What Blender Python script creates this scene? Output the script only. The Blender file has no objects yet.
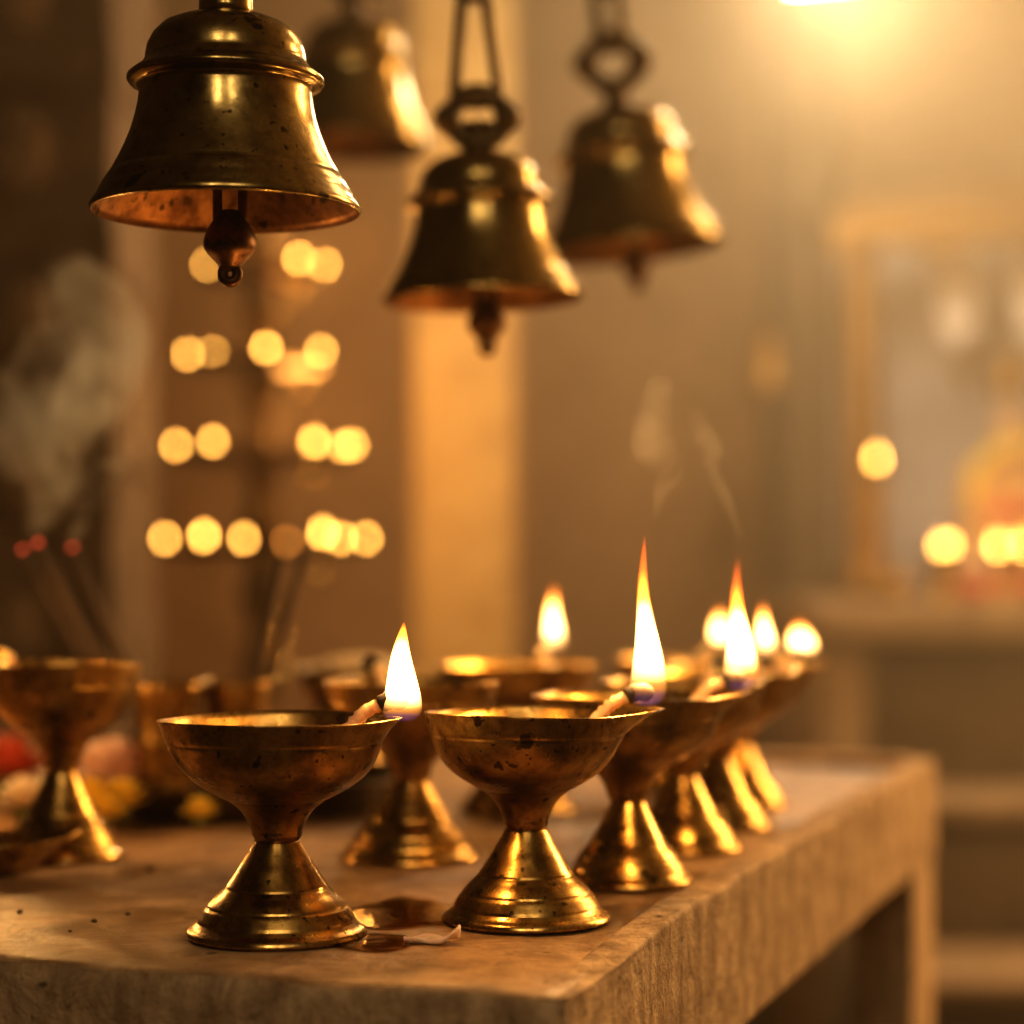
import bpy, bmesh, math, random
from mathutils import Vector, Matrix, noise

random.seed(7)
SC = bpy.context.scene
COL = SC.collection
F = 2130.0          # focal length in pixels of the 1024 frame
HX, HY = 512.0, 568.0   # principal column and horizon row
CZ = 0.96           # camera height above the floor
TH = 0.163          # table surface below the camera
PI = math.pi


def at(px, py, Y):
    return Vector(((px - HX) * Y / F, Y, CZ - (py - HY) * Y / F))


def on_table(px, py, h=TH):
    Y = F * h / (py - HY)
    return Vector(((px - HX) * Y / F, Y, CZ - h + 0.0008))


# ------------------------------------------------------------------ helpers
def mesh_obj(name, verts, faces, mat, parent=None, smooth=True):
    me = bpy.data.meshes.new(name)
    me.from_pydata([tuple(v) for v in verts], [], faces)
    me.validate()
    bm = bmesh.new()
    bm.from_mesh(me)
    bmesh.ops.recalc_face_normals(bm, faces=bm.faces)
    bm.to_mesh(me)
    bm.free()
    if smooth:
        for p in me.polygons:
            p.use_smooth = True
    if mat:
        me.materials.append(mat)
    o = bpy.data.objects.new(name, me)
    COL.objects.link(o)
    o.parent = parent
    return o


def bm_obj(name, bm, mat, parent=None, smooth=True):
    bmesh.ops.recalc_face_normals(bm, faces=bm.faces)
    me = bpy.data.meshes.new(name)
    bm.to_mesh(me)
    bm.free()
    for p in me.polygons:
        p.use_smooth = smooth
    if mat:
        me.materials.append(mat)
    o = bpy.data.objects.new(name, me)
    COL.objects.link(o)
    o.parent = parent
    return o


def empty(name, loc, label=None, cat=None, group=None, rz=0.0):
    o = bpy.data.objects.new(name, None)
    o.empty_display_size = 0.02
    COL.objects.link(o)
    o.location = loc
    o.rotation_euler = (0, 0, rz)
    tag(o, label, cat, group)
    return o


def tag(o, label=None, cat=None, group=None, kind=None):
    if label:
        o['label'] = label
    if cat:
        o['category'] = cat
    if group:
        o['group'] = group
    if kind:
        o['kind'] = kind
    return o


def catmull(pts, n=4):
    """smooth resample of a list of tuples"""
    out = []
    m = len(pts)
    for i in range(m - 1):
        p0 = Vector(pts[max(i - 1, 0)])
        p1 = Vector(pts[i])
        p2 = Vector(pts[i + 1])
        p3 = Vector(pts[min(i + 2, m - 1)])
        for k in range(n):
            t = k / n
            t2, t3 = t * t, t * t * t
            out.append(0.5 * ((2 * p1) + (-p0 + p2) * t + (2 * p0 - 5 * p1 + 4 * p2 - p3) * t2
                              + (-p0 + 3 * p1 - 3 * p2 + p3) * t3))
    out.append(Vector(pts[-1]))
    return out


def lathe_geo(profile, seg=64, warp=None, offset=(0, 0, 0)):
    """profile: (r, z) list; closed at ends when r ~ 0. warp(theta, r, z, i) -> Vector"""
    verts, faces, rings = [], [], []
    for i, (r, z) in enumerate(profile):
        if r < 1e-6:
            rings.append([len(verts)])
            v = Vector((0, 0, z)) if warp is None else warp(0, 0, z, i)
            verts.append(v + Vector(offset))
        else:
            ring = []
            for k in range(seg):
                th = 2 * PI * k / seg
                v = Vector((r * math.cos(th), r * math.sin(th), z)) if warp is None else warp(th, r, z, i)
                ring.append(len(verts))
                verts.append(v + Vector(offset))
            rings.append(ring)
    for a, b in zip(rings[:-1], rings[1:]):
        if len(a) == 1 and len(b) == 1:
            continue
        if len(a) == 1:
            for k in range(seg):
                faces.append((a[0], b[k], b[(k + 1) % seg]))
        elif len(b) == 1:
            for k in range(seg):
                faces.append((a[k], a[(k + 1) % seg], b[0]))
        else:
            for k in range(seg):
                faces.append((a[k], a[(k + 1) % seg], b[(k + 1) % seg], b[k]))
    return verts, faces


def lathe(name, profile, mat, parent=None, seg=64, warp=None, offset=(0, 0, 0), smooth=True):
    v, f = lathe_geo(profile, seg, warp, offset)
    return mesh_obj(name, v, f, mat, parent, smooth)


def tube_geo(path, rad, seg=10, closed=False):
    """tube along path; rad number or list"""
    n = len(path)
    path = [Vector(p) for p in path]
    if not hasattr(rad, '__len__'):
        rad = [rad] * n
    verts, faces = [], []
    up = Vector((0.13, 0.21, 0.97)).normalized()
    prev = None
    for i in range(n):
        if closed:
            t = (path[(i + 1) % n] - path[i - 1]).normalized()
        else:
            t = (path[min(i + 1, n - 1)] - path[max(i - 1, 0)]).normalized()
        if prev is None:
            a = t.cross(up)
            if a.length < 1e-3:
                a = t.cross(Vector((1, 0, 0)))
            a.normalize()
        else:
            a = (prev - t * prev.dot(t)).normalized()
        prev = a
        b = t.cross(a)
        for k in range(seg):
            th = 2 * PI * k / seg
            verts.append(path[i] + (a * math.cos(th) + b * math.sin(th)) * rad[i])
    m = n if closed else n - 1
    for i in range(m):
        j = (i + 1) % n
        for k in range(seg):
            k2 = (k + 1) % seg
            faces.append((i * seg + k, i * seg + k2, j * seg + k2, j * seg + k))
    if not closed:
        faces.append(tuple(range(seg)))
        faces.append(tuple((n - 1) * seg + k for k in range(seg)))
    return verts, faces


def tube(name, path, rad, mat, parent=None, seg=10, closed=False):
    v, f = tube_geo(path, rad, seg, closed)
    return mesh_obj(name, v, f, mat, parent)


def join_geo(parts):
    V, Fc = [], []
    for v, f in parts:
        o = len(V)
        V += list(v)
        Fc += [tuple(i + o for i in q) for q in f]
    return V, Fc


def box(name, lo, hi, mat, parent=None, bevel=0.0, segs=2, frame=None, kind=None, cuts=0, jit=0.0):
    """axis box between lo and hi; frame = Matrix to place it"""
    bm = bmesh.new()
    bmesh.ops.create_cube(bm, size=1.0)
    lo, hi = Vector(lo), Vector(hi)
    for v in bm.verts:
        v.co = Vector(((lo.x + hi.x) / 2 + v.co.x * (hi.x - lo.x),
                       (lo.y + hi.y) / 2 + v.co.y * (hi.y - lo.y),
                       (lo.z + hi.z) / 2 + v.co.z * (hi.z - lo.z)))
    if bevel > 0:
        bmesh.ops.bevel(bm, geom=list(bm.edges), offset=bevel, segments=segs, affect='EDGES', profile=0.6)
    if cuts:
        bmesh.ops.subdivide_edges(bm, edges=[e for e in bm.edges if e.calc_length() > 0.05], cuts=cuts,
                                  use_grid_fill=True)
    if jit:
        for v in bm.verts:
            n = noise.noise_vector(v.co * 28) * jit + noise.noise_vector(v.co * 90) * jit * 0.5
            v.co += n
    if frame is not None:
        bm.transform(frame)
    o = bm_obj(name, bm, mat, parent, smooth=False)
    if bevel > 0:
        for p in o.data.polygons:
            p.use_smooth = True
    if kind:
        o['kind'] = kind
    return o


def copy_tree(o, parent=None):
    c = o.copy()
    COL.objects.link(c)
    c.parent = parent
    for ch in [x for x in COL.objects if x.parent == o]:
        copy_tree(ch, c)
    return c


# ---------------------------------------------------------------- materials
class NT:
    def __init__(self, name):
        self.m = bpy.data.materials.new(name)
        self.m.use_nodes = True
        self.t = self.m.node_tree
        self.t.nodes.clear()
        self.out = self.n('ShaderNodeOutputMaterial')

    def n(self, typ, **kw):
        nd = self.t.nodes.new(typ)
        for k, v in kw.items():
            if hasattr(nd, k) and not k.startswith('in_'):
                setattr(nd, k, v)
        return nd

    def set(self, nd, **kw):
        for k, v in kw.items():
            nd.inputs[k.replace('_', ' ')].default_value = v
        return nd

    def l(self, a, b):
        self.t.links.new(a, b)

    def ramp(self, fac, stops, interp='LINEAR'):
        r = self.n('ShaderNodeValToRGB')
        r.color_ramp.interpolation = interp
        e = r.color_ramp.elements
        while len(e) < len(stops):
            e.new(0.5)
        for el, (p, c) in zip(e, stops):
            el.position = p
            el.color = c if len(c) == 4 else (*c, 1)
        self.l(fac, r.inputs['Fac'])
        return r.outputs['Color']

    def noise(self, vec, scale, detail=5, rough=0.55, dist=0.0):
        nz = self.n('ShaderNodeTexNoise')
        nz.inputs['Scale'].default_value = scale
        nz.inputs['Detail'].default_value = detail
        nz.inputs['Roughness'].default_value = rough
        nz.inputs['Distortion'].default_value = dist
        if vec is not None:
            self.l(vec, nz.inputs['Vector'])
        return nz.outputs['Fac']

    def mapping(self, vec, scale=(1, 1, 1), loc=(0, 0, 0)):
        mp = self.n('ShaderNodeMapping')
        mp.inputs['Scale'].default_value = scale
        mp.inputs['Location'].default_value = loc
        self.l(vec, mp.inputs['Vector'])
        return mp.outputs['Vector']

    def coord(self, which='Object'):
        return self.n('ShaderNodeTexCoord').outputs[which]

    def mix(self, fac, a, b, blend='MIX'):
        mx = self.n('ShaderNodeMix', data_type='RGBA', blend_type=blend)
        if isinstance(fac, float):
            mx.inputs[0].default_value = fac
        else:
            self.l(fac, mx.inputs[0])
        for s, v in ((6, a), (7, b)):
            if isinstance(v, tuple):
                mx.inputs[s].default_value = v if len(v) == 4 else (*v, 1)
            else:
                self.l(v, mx.inputs[s])
        return mx.outputs[2]

    def math(self, op, a, b=None):
        mt = self.n('ShaderNodeMath', operation=op)
        for s, v in ((0, a), (1, b)):
            if v is None:
                continue
            if isinstance(v, (int, float)):
                mt.inputs[s].default_value = v
            else:
                self.l(v, mt.inputs[s])
        return mt.outputs[0]

    def bump(self, h, strength=0.3, dist=0.002, normal=None):
        b = self.n('ShaderNodeBump')
        b.inputs['Strength'].default_value = strength
        b.inputs['Distance'].default_value = dist
        self.l(h, b.inputs['Height'])
        if normal is not None:
            self.l(normal, b.inputs['Normal'])
        return b.outputs['Normal']

    def principled(self, color, rough=0.5, metal=0.0, normal=None, **kw):
        p = self.n('ShaderNodeBsdfPrincipled')
        for key, v in (('Base Color', color), ('Roughness', rough), ('Metallic', metal)):
            if isinstance(v, (int, float)):
                p.inputs[key].default_value = v
            elif isinstance(v, tuple):
                p.inputs[key].default_value = v if len(v) == 4 else (*v, 1)
            else:
                self.l(v, p.inputs[key])
        if normal is not None:
            self.l(normal, p.inputs['Normal'])
        for k, v in kw.items():
            p.inputs[k.replace('_', ' ')].default_value = v
        self.l(p.outputs[0], self.out.inputs['Surface'])
        return p


def brass(name, base, dark, rough_lo=0.2, rough_hi=0.42, patina=0.5, scale=1.0, spots=True):
    t = NT(name)
    co = t.coord()
    big = t.noise(co, 22 * scale, 6, 0.6, 0.4)
    fine = t.noise(co, 160 * scale, 5, 0.65)
    stretched = t.noise(t.mapping(co, (30 * scale, 30 * scale, 520 * scale)), 1.0, 4, 0.6)
    col = t.mix(t.ramp(big, [(0.36, (0, 0, 0)), (0.68, (1, 1, 1))]), dark, base)
    col = t.mix(t.ramp(fine, [(0.42, (1, 1, 1)), (0.62, (0, 0, 0))]), col,
                (dark[0] * 0.8, dark[1] * 0.8, dark[2] * 0.8), 'MIX') if False else col
    col = t.mix(t.ramp(fine, [(0.35, (patina, patina, patina)), (0.55, (0, 0, 0))]), col,
                (dark[0] * 0.55, dark[1] * 0.5, dark[2] * 0.45))
    if spots:
        sp = t.noise(t.mapping(co, (1, 1, 1), (3.1, 1.7, 0.3)), 75 * scale, 3, 0.5)
        col = t.mix(t.ramp(sp, [(0.655, (0, 0, 0)), (0.69, (0.9, 0.9, 0.9))]), col, (0.03, 0.016, 0.008))
        sp2 = t.noise(t.mapping(co, (1, 1, 1), (1.3, 0.2, 4.3)), 230 * scale, 2, 0.5)
        col = t.mix(t.ramp(sp2, [(0.67, (0, 0, 0)), (0.70, (0.85, 0.85, 0.85))]), col, (0.035, 0.018, 0.009))
        gr = t.noise(t.mapping(co, (1, 1, 0.45), (5.1, 0.7, 0.3)), 38 * scale, 6, 0.65, 0.6)
        col = t.mix(t.ramp(gr, [(0.56, (0, 0, 0)), (0.68, (0.75, 0.75, 0.75))]), col, tuple(c_ * 0.5 for c_ in dark))
    r = t.ramp(t.noise(co, 60 * scale, 5, 0.6), [(0.3, (rough_lo,) * 3), (0.72, (rough_hi,) * 3)])
    nrm = t.bump(stretched, 0.08, 0.0004)
    nrm = t.bump(fine, 0.08, 0.0005, nrm)
    nrm = t.bump(big, 0.10, 0.0016, nrm)
    t.principled(col, r, 1.0, nrm)
    return t.m


M_BRASS = brass('aged_brass', (0.66, 0.41, 0.125), (0.27, 0.15, 0.042), 0.18, 0.38, 0.65)
M_BOWL = brass('oily_brass_bowl', (0.62, 0.385, 0.12), (0.27, 0.15, 0.045), 0.22, 0.44, 0.7)
M_BELL = brass('bell_bronze', (0.50, 0.36, 0.14), (0.22, 0.145, 0.05), 0.15, 0.30, 0.5)
M_BELLDARK = brass('dark_bronze', (0.16, 0.10, 0.045), (0.05, 0.03, 0.015), 0.3, 0.55, 0.6)
M_BELLIN = brass('flame_toned_inside', (0.40, 0.185, 0.06), (0.14, 0.055, 0.02), 0.38, 0.6, 0.7)  # bell inside darkened and reddened in the colour to imitate flame glow
M_RUST = brass('rusty_clapper', (0.22, 0.10, 0.04), (0.06, 0.03, 0.015), 0.35, 0.6, 0.7)
M_GILT = brass('gilt', (0.27, 0.15, 0.042), (0.17, 0.09, 0.025), 0.35, 0.55, 0.3, 0.3, False)
M_STAND = brass('darkened_stand_brass', (0.20, 0.11, 0.035), (0.10, 0.05, 0.016), 0.28, 0.5, 0.4, 0.3, False)  # stand colour darkened to hold down the flame light on its tiers


def stone(name, c1, c2, c3, rough=0.6, sc=1.0, bump=0.35, stain=None, dist=0.004, streak=False):
    t = NT(name)
    co = t.coord()
    a = t.noise(co, 5 * sc, 8, 0.62, 0.6)
    b = t.noise(co, 34 * sc, 8, 0.72, 0.5)
    c = t.noise(co, 190 * sc, 4, 0.6)
    col = t.mix(t.ramp(a, [(0.32, (0, 0, 0)), (0.68, (1, 1, 1))]), c1, c2)
    col = t.mix(t.ramp(b, [(0.44, (0, 0, 0)), (0.66, (0.9, 0.9, 0.9))]), col, c3)
    if streak:
        s = t.noise(t.mapping(co, (55, 55, 9)), 1.0, 5, 0.65)
        col = t.mix(t.ramp(s, [(0.46, (0, 0, 0)), (0.64, (0.85, 0.85, 0.85))]), col, c3)
    sp = t.noise(co, 62 * sc, 2, 0.5)
    col = t.mix(t.ramp(sp, [(0.69, (0, 0, 0)), (0.74, (0.85, 0.85, 0.85))]), col,
                tuple(x * 0.25 for x in c3))
    r = t.ramp(b, [(0.3, (rough - 0.12,) * 3), (0.7, (rough + 0.15,) * 3)])
    if stain:
        s = t.noise(t.mapping(co, (1, 1, 1), (0.37, 0.9, 0)), 8.5, 5, 0.55, 0.8)
        m = t.ramp(s, [(0.46, (0, 0, 0)), (0.60, (1, 1, 1))])
        col = t.mix(t.math('MULTIPLY', m, 0.8), col, stain)
        r = t.mix(m, r, (0.28, 0.28, 0.28))
    h = t.math('ADD', t.math('MULTIPLY', b, 1.0), t.math('MULTIPLY', c, 0.45))
    t.principled(col, r, 0.0, t.bump(h, bump, dist))
    return t.m


M_TABLE = stone('worn_marble_top', (0.55, 0.345, 0.18), (0.42, 0.245, 0.115), (0.22, 0.115, 0.05), 0.5, 1.2, 0.5,
                (0.13, 0.07, 0.03))
M_TABLEEDGE = stone('weathered_stone_edge', (0.60, 0.405, 0.23), (0.46, 0.30, 0.16), (0.20, 0.115, 0.055), 0.75, 1.4,
                    0.7, None, 0.005, True)
M_WALL = stone('plaster_wall', (0.37, 0.205, 0.09), (0.30, 0.16, 0.066), (0.22, 0.113, 0.045), 0.85, 0.4, 0.2)
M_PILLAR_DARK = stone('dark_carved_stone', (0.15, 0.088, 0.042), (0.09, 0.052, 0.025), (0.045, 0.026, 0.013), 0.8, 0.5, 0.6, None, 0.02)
M_PILLAR = stone('lightened_column_stone', (0.52, 0.37, 0.16), (0.43, 0.29, 0.115), (0.33, 0.21, 0.08), 0.7, 0.4, 0.2)
M_FLOOR = stone('floor_stone', (0.13, 0.08, 0.042), (0.10, 0.06, 0.03), (0.06, 0.036, 0.018), 0.5, 0.4, 0.3)
M_WALLDARK = stone('darkened_wall', (0.085, 0.055, 0.035), (0.06, 0.04, 0.024), (0.035, 0.022, 0.013), 0.85, 0.4, 0.2)  # unseen walls darkened, like the ceiling, to keep brass reflections dark
M_CEIL = stone('ceiling_stone', (0.10, 0.07, 0.045), (0.075, 0.05, 0.03), (0.05, 0.03, 0.02), 0.85, 0.4, 0.3)
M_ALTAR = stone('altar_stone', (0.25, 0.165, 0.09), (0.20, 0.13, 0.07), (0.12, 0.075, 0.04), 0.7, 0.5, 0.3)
M_UNDER = stone('under_table_shade', (0.06, 0.038, 0.022), (0.045, 0.028, 0.016), (0.03, 0.018, 0.01), 0.85, 0.6, 0.3)  # near-black colour standing for the shade below the slab
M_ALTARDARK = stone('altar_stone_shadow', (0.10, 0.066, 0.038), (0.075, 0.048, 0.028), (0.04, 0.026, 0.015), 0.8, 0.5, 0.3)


def plain(name, color, rough=0.6, metal=0.0, var=0.25, scale=60.0, **kw):
    t = NT(name)
    co = t.coord()
    nz = t.noise(co, scale, 5, 0.6)
    dk = tuple(c * (1 - var) for c in color)
    lt = tuple(min(1, c * (1 + var)) for c in color)
    col = t.ramp(nz, [(0.3, dk), (0.7, lt)])
    t.principled(col, rough, metal, t.bump(nz, 0.15, 0.001), **kw)
    return t.m


M_WICK = plain('cotton_wick', (0.78, 0.52, 0.29), 0.8, 0, 0.2, 300, Subsurface_Weight=0.25)
M_CHAR = plain('charred_cotton', (0.03, 0.018, 0.012), 0.85, 0, 0.4, 400)
M_STICK = plain('incense_stick', (0.055, 0.033, 0.02), 0.9, 0, 0.4, 300)
M_MARI_Y = plain('marigold_yellow', (0.95, 0.62, 0.07), 0.7, 0, 0.2, 200, Subsurface_Weight=0.15)
M_MARI_R = plain('marigold_red', (0.52, 0.07, 0.02), 0.7, 0, 0.3, 200)
M_PETAL = plain('pale_petal', (0.72, 0.47, 0.36), 0.55, 0, 0.2, 200, Subsurface_Weight=0.2)
M_JASMINE = plain('jasmine_white', (0.70, 0.57, 0.40), 0.7, 0, 0.15, 200)
M_CLOTHBLUE = plain('blue_grey_cloth', (0.36, 0.34, 0.36), 0.85, 0, 0.25, 6)
M_CLOTHWHITE = plain('white_cloth', (0.82, 0.76, 0.74), 0.85, 0, 0.1, 8)
M_CLOTHRED = plain('red_cloth', (0.55, 0.07, 0.05), 0.8, 0, 0.2, 12)
M_ROBE = plain('orange_robe', (0.50, 0.27, 0.10), 0.8, 0, 0.35, 10)
M_IDOL = plain('painted_idol', (0.48, 0.31, 0.19), 0.55, 0, 0.25, 12)
M_RICE = plain('sugar_beads', (0.75, 0.58, 0.36), 0.35, 0, 0.2, 100)
M_CRUMB = plain('dark_crumb', (0.07, 0.035, 0.015), 0.7, 0, 0.4, 300)
M_IRON = plain('lamp_housing', (0.10, 0.08, 0.06), 0.5, 0.6, 0.2, 30)


def oil_mat():
    t = NT('spilled_oil')
    p = t.principled((0.55, 0.33, 0.10), 0.06, 0.0, t.bump(t.noise(t.coord(), 70, 3), 0.12, 0.002))
    p.inputs['Transmission Weight'].default_value = 0.85
    p.inputs['IOR'].default_value = 1.46
    return t.m


M_OIL = oil_mat()


def emit_mat(name, color, strength):
    t = NT(name)
    e = t.n('ShaderNodeEmission')
    e.inputs['Color'].default_value = (*color, 1)
    e.inputs['Strength'].default_value = strength
    t.l(e.outputs[0], t.out.inputs['Surface'])
    return t.m


def flame_mat(name, gain=1.0, long_tip=False):
    """additive glowing gas: blue at the root, white-hot belly, orange to red tip, soft edges"""
    t = NT(name)
    gen = t.coord('Generated')
    sep = t.n('ShaderNodeSeparateXYZ')
    t.l(gen, sep.inputs[0])
    z = sep.outputs['Z']
    lw = t.n('ShaderNodeLayerWeight')
    lw.inputs['Blend'].default_value = 0.5
    core = t.math('SUBTRACT', 1.0, lw.outputs['Facing'])
    core = t.math('POWER', core, 1.1)
    k = 0.62 if long_tip else 0.86
    colz = t.ramp(z, [(0.0, (0.10, 0.10, 0.8)), (0.05, (0.5, 0.2, 0.4)), (0.10, (1.0, 0.36, 0.06)), (0.22, (1.0, 0.55, 0.18)),
                      (k * 0.75, (1.0, 0.48, 0.12)), (k, (1.0, 0.24, 0.02)), (min(k + 0.16, 0.97), (1.0, 0.16, 0.015)), (1.0, (0.7, 0.08, 0.01))])
    stz = t.ramp(z, [(0.0, (0.003,) * 3), (0.06, (0.006,) * 3), (0.13, (0.02,) * 3), (0.22, (0.14,) * 3), (0.31, (0.6,) * 3), (0.4, (1.0,) * 3),
                     (k * 0.7, (0.8,) * 3), (k, (0.16,) * 3), (min(k + 0.16, 0.97), (0.035,) * 3), (1.0, (0.0,) * 3)])
    st = t.math('MULTIPLY', t.math('MULTIPLY', stz, core), 26.0 * gain)
    e = t.n('ShaderNodeEmission')
    t.l(colz, e.inputs['Color'])
    t.l(st, e.inputs['Strength'])
    tr = t.n('ShaderNodeBsdfTransparent')
    ad = t.n('ShaderNodeAddShader')
    t.l(e.outputs[0], ad.inputs[0])
    t.l(tr.outputs[0], ad.inputs[1])
    t.l(ad.outputs[0], t.out.inputs['Surface'])
    return t.m


M_FLAME = flame_mat('flame', 1.0)
M_FLAMESOFT = flame_mat('soft_flame', 0.30)
M_FLAMELONG = flame_mat('tall_flame', 1.0, True)
M_FLAMEFAR = emit_mat('far_flame', (1.0, 0.47, 0.088), 31.0)
M_EMBER = emit_mat('incense_ember', (1.0, 0.12, 0.05), 1.6)
M_LAMPGLOW = emit_mat('lamp_glow', (1.0, 0.78, 0.48), 60.0)


def smoke_mat(name, density, scale, soft=(0.45, 0.7)):
    t = NT(name)
    co = t.coord()
    nz = t.noise(co, scale, 4, 0.6, 1.2)
    d = t.math('MULTIPLY', t.ramp(nz, [(soft[0], (0, 0, 0)), (soft[1], (1, 1, 1))]), density)
    v = t.n('ShaderNodeVolumeScatter')
    v.inputs['Color'].default_value = (0.92, 0.80, 0.64, 1)
    v.inputs['Anisotropy'].default_value = 0.35
    t.l(d, v.inputs['Density'])
    t.l(v.outputs[0], t.out.inputs['Volume'])
    return t.m


M_SMOKE = smoke_mat('incense_smoke', 20.0, 20.0, (0.44, 0.62))
M_SMOKETHIN = smoke_mat('thin_smoke', 20.0, 30.0, (0.4, 0.6))

# ---------------------------------------------------------------- room shell
XL, XR, YB, YF, ZC = -2.3, 2.4, -2.2, 4.6, 2.9
box('floor', (XL, YB, -0.1), (XR, YF, 0), M_FLOOR, kind='structure')
box('ceiling', (XL, YB, ZC), (XR, YF, ZC + 0.1), M_CEIL, kind='structure')
box('wall_back', (XL, YF, 0), (XR, YF + 0.1, ZC), M_WALL, kind='structure')
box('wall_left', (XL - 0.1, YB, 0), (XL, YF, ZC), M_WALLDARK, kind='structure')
box('wall_right', (XR, YB, 0), (XR + 0.1, YF, ZC), M_WALL, kind='structure')
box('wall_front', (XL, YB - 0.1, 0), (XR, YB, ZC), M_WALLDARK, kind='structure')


def pillar_dark():
    """carved square pillar, its lit flank turned to the room"""
    bm = bmesh.new()
    x0, x1, y0, y1 = -1.25, -0.455, 2.42, 2.72
    zs = []
    z = 0.0
    k = 0
    while z < ZC - 0.001:
        h = 0.055 if k % 2 == 0 else 0.16
        zs.append((z, min(z + h, ZC), 0.012 if k % 2 == 0 else 0.0))
        z += h
        k += 1
    for a, b, g in zs:
        r = bmesh.ops.create_cube(bm, size=1.0)
        for v in r['verts']:
            v.co = Vector((x0 - g if v.co.x < 0 else x1 + g * 0.4, y0 - g if v.co.y < 0 else y1,
                           a if v.co.z < 0 else b))
    # carved bosses on the front face
    for j in range(16):
        for i in range(4):
            r = bmesh.ops.create_uvsphere(bm, u_segments=10, v_segments=6, radius=0.05)
            c = Vector((x0 + 0.14 + i * 0.18, y0, 0.14 + j * 0.215 * 0.86))
            if c.z > ZC - 0.1:
                continue
            for v in r['verts']:
                v.co = Vector((v.co.x, v.co.y * 0.5, v.co.z * 1.1)) + c
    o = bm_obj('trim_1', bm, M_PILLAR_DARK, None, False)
    o['kind'] = 'structure'


pillar_dark()
# pilaster in the middle, colour lightened to imitate lamplight; stepped cap out of sight
bm = bmesh.new()
for (x0, x1, y0, y1, z0, z1) in ((-0.166, 0.003, 3.62, 3.80, 0.0, ZC), (-0.19, 0.027, 3.59, 3.83, 0.0, 0.22),
                                 (-0.19, 0.027, 3.59, 3.83, 2.3, ZC)):
    r = bmesh.ops.create_cube(bm, size=1.0)
    for v in r['verts']:
        v.co = Vector((x0 if v.co.x < 0 else x1, y0 if v.co.y < 0 else y1, z0 if v.co.z < 0 else z1))
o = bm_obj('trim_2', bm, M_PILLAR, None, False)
o['kind'] = 'structure'
# dark pilaster just left of the shrine
box('trim_3', (0.54, 4.3, 0), (0.67, YF, ZC), M_ALTARDARK, kind='structure', bevel=0.01)

# ---------------------------------------------------------------- stone table
ex, ey = 0.3283, 0.9446          # along the right edge, away from the camera
CORNER = Vector((0.0182, 0.807, CZ - TH))
FR = Matrix(((ey, ex, 0, CORNER.x), (-ex, ey, 0, CORNER.y), (0, 0, 1, CORNER.z), (0, 0, 0, 1)))
# local frame: x to the right (edge at 0), y away along the edge, z up from the surface
L, W, T = 1.0, 1.25, 0.072
table = empty('stone_table', FR @ Vector((-W / 2, L / 2, -CORNER.z)),
              'weathered stone table with raised edge carrying the brass oil lamps', 'table')
FRT = Matrix.Translation(-table.location) @ FR


def slab():
    bm = bmesh.new()
    nx, ny = 110, 100
    b = 0.007
    grid = {}

    # top as a grid with a rounded, slightly chipped outline
    def P(x, y, z):
        p = Vector((x, y, z))
        e = min(-x, x + W, y, L - y)
        amp = 0.0016 if e < 0.03 else 0.0004
        n = noise.noise_vector(Vector((x * 24, y * 24, z * 24))) * amp + noise.noise_vector(
            Vector((x * 90, y * 90, z * 90))) * amp * 0.5
        return p + n
    xs = [-W + i * (W / nx) for i in range(nx + 1)]
    ys = [j * (L / ny) for j in range(ny + 1)]
    xs = sorted(set([-W, -W + b * 0.4, -W + b, -b, -b * 0.35, 0.0] + xs[1:-1]))
    ys = sorted(set([0.0, b * 0.35, b, L - b, L - b * 0.4, L] + ys[1:-1]))

    def drop(e):
        if e >= b:
            return 0.0
        return b - math.sqrt(max(0.0, b * b - (b - e) ** 2))
    for i, x in enumerate(xs):
        for j, y in enumerate(ys):
            e1, e2 = min(-x, x + W), min(y, L - y)
            grid[i, j] = bm.verts.new(P(x, y, -max(drop(e1), drop(e2)) if e1 > 1e-9 and e2 > 1e-9 else -b))
    for i in range(len(xs) - 1):
        for j in range(len(ys) - 1):
            bm.faces.new((grid[i, j], grid[i + 1, j], grid[i + 1, j + 1], grid[i, j + 1]))
    # sides
    loop = [(i, 0) for i in range(len(xs))] + [(len(xs) - 1, j) for j in range(1, len(ys))] + \
           [(i, len(ys) - 1) for i in range(len(xs) - 2, -1, -1)] + [(0, j) for j in range(len(ys) - 2, 0, -1)]
    prev = [grid[k] for k in loop]
    nz = 8
    for s in range(1, nz + 1):
        z = -b - (T - b) * s / nz
        cur = [bm.verts.new(P(xs[i], ys[j], z)) for (i, j) in loop]
        m = len(loop)
        for k in range(m):
            bm.faces.new((prev[k], prev[(k + 1) % m], cur[(k + 1) % m], cur[k]))
        prev = cur
    bm.faces.new(prev)
    bmesh.ops.recalc_face_normals(bm, faces=bm.faces)
    for f in bm.faces:
        f.material_index = 0 if f.normal.z > 0.6 else 1
    bm.transform(FRT)
    o = bm_obj('tabletop', bm, M_TABLE, table)
    o.data.materials.append(M_TABLEEDGE)
    return o


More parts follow.
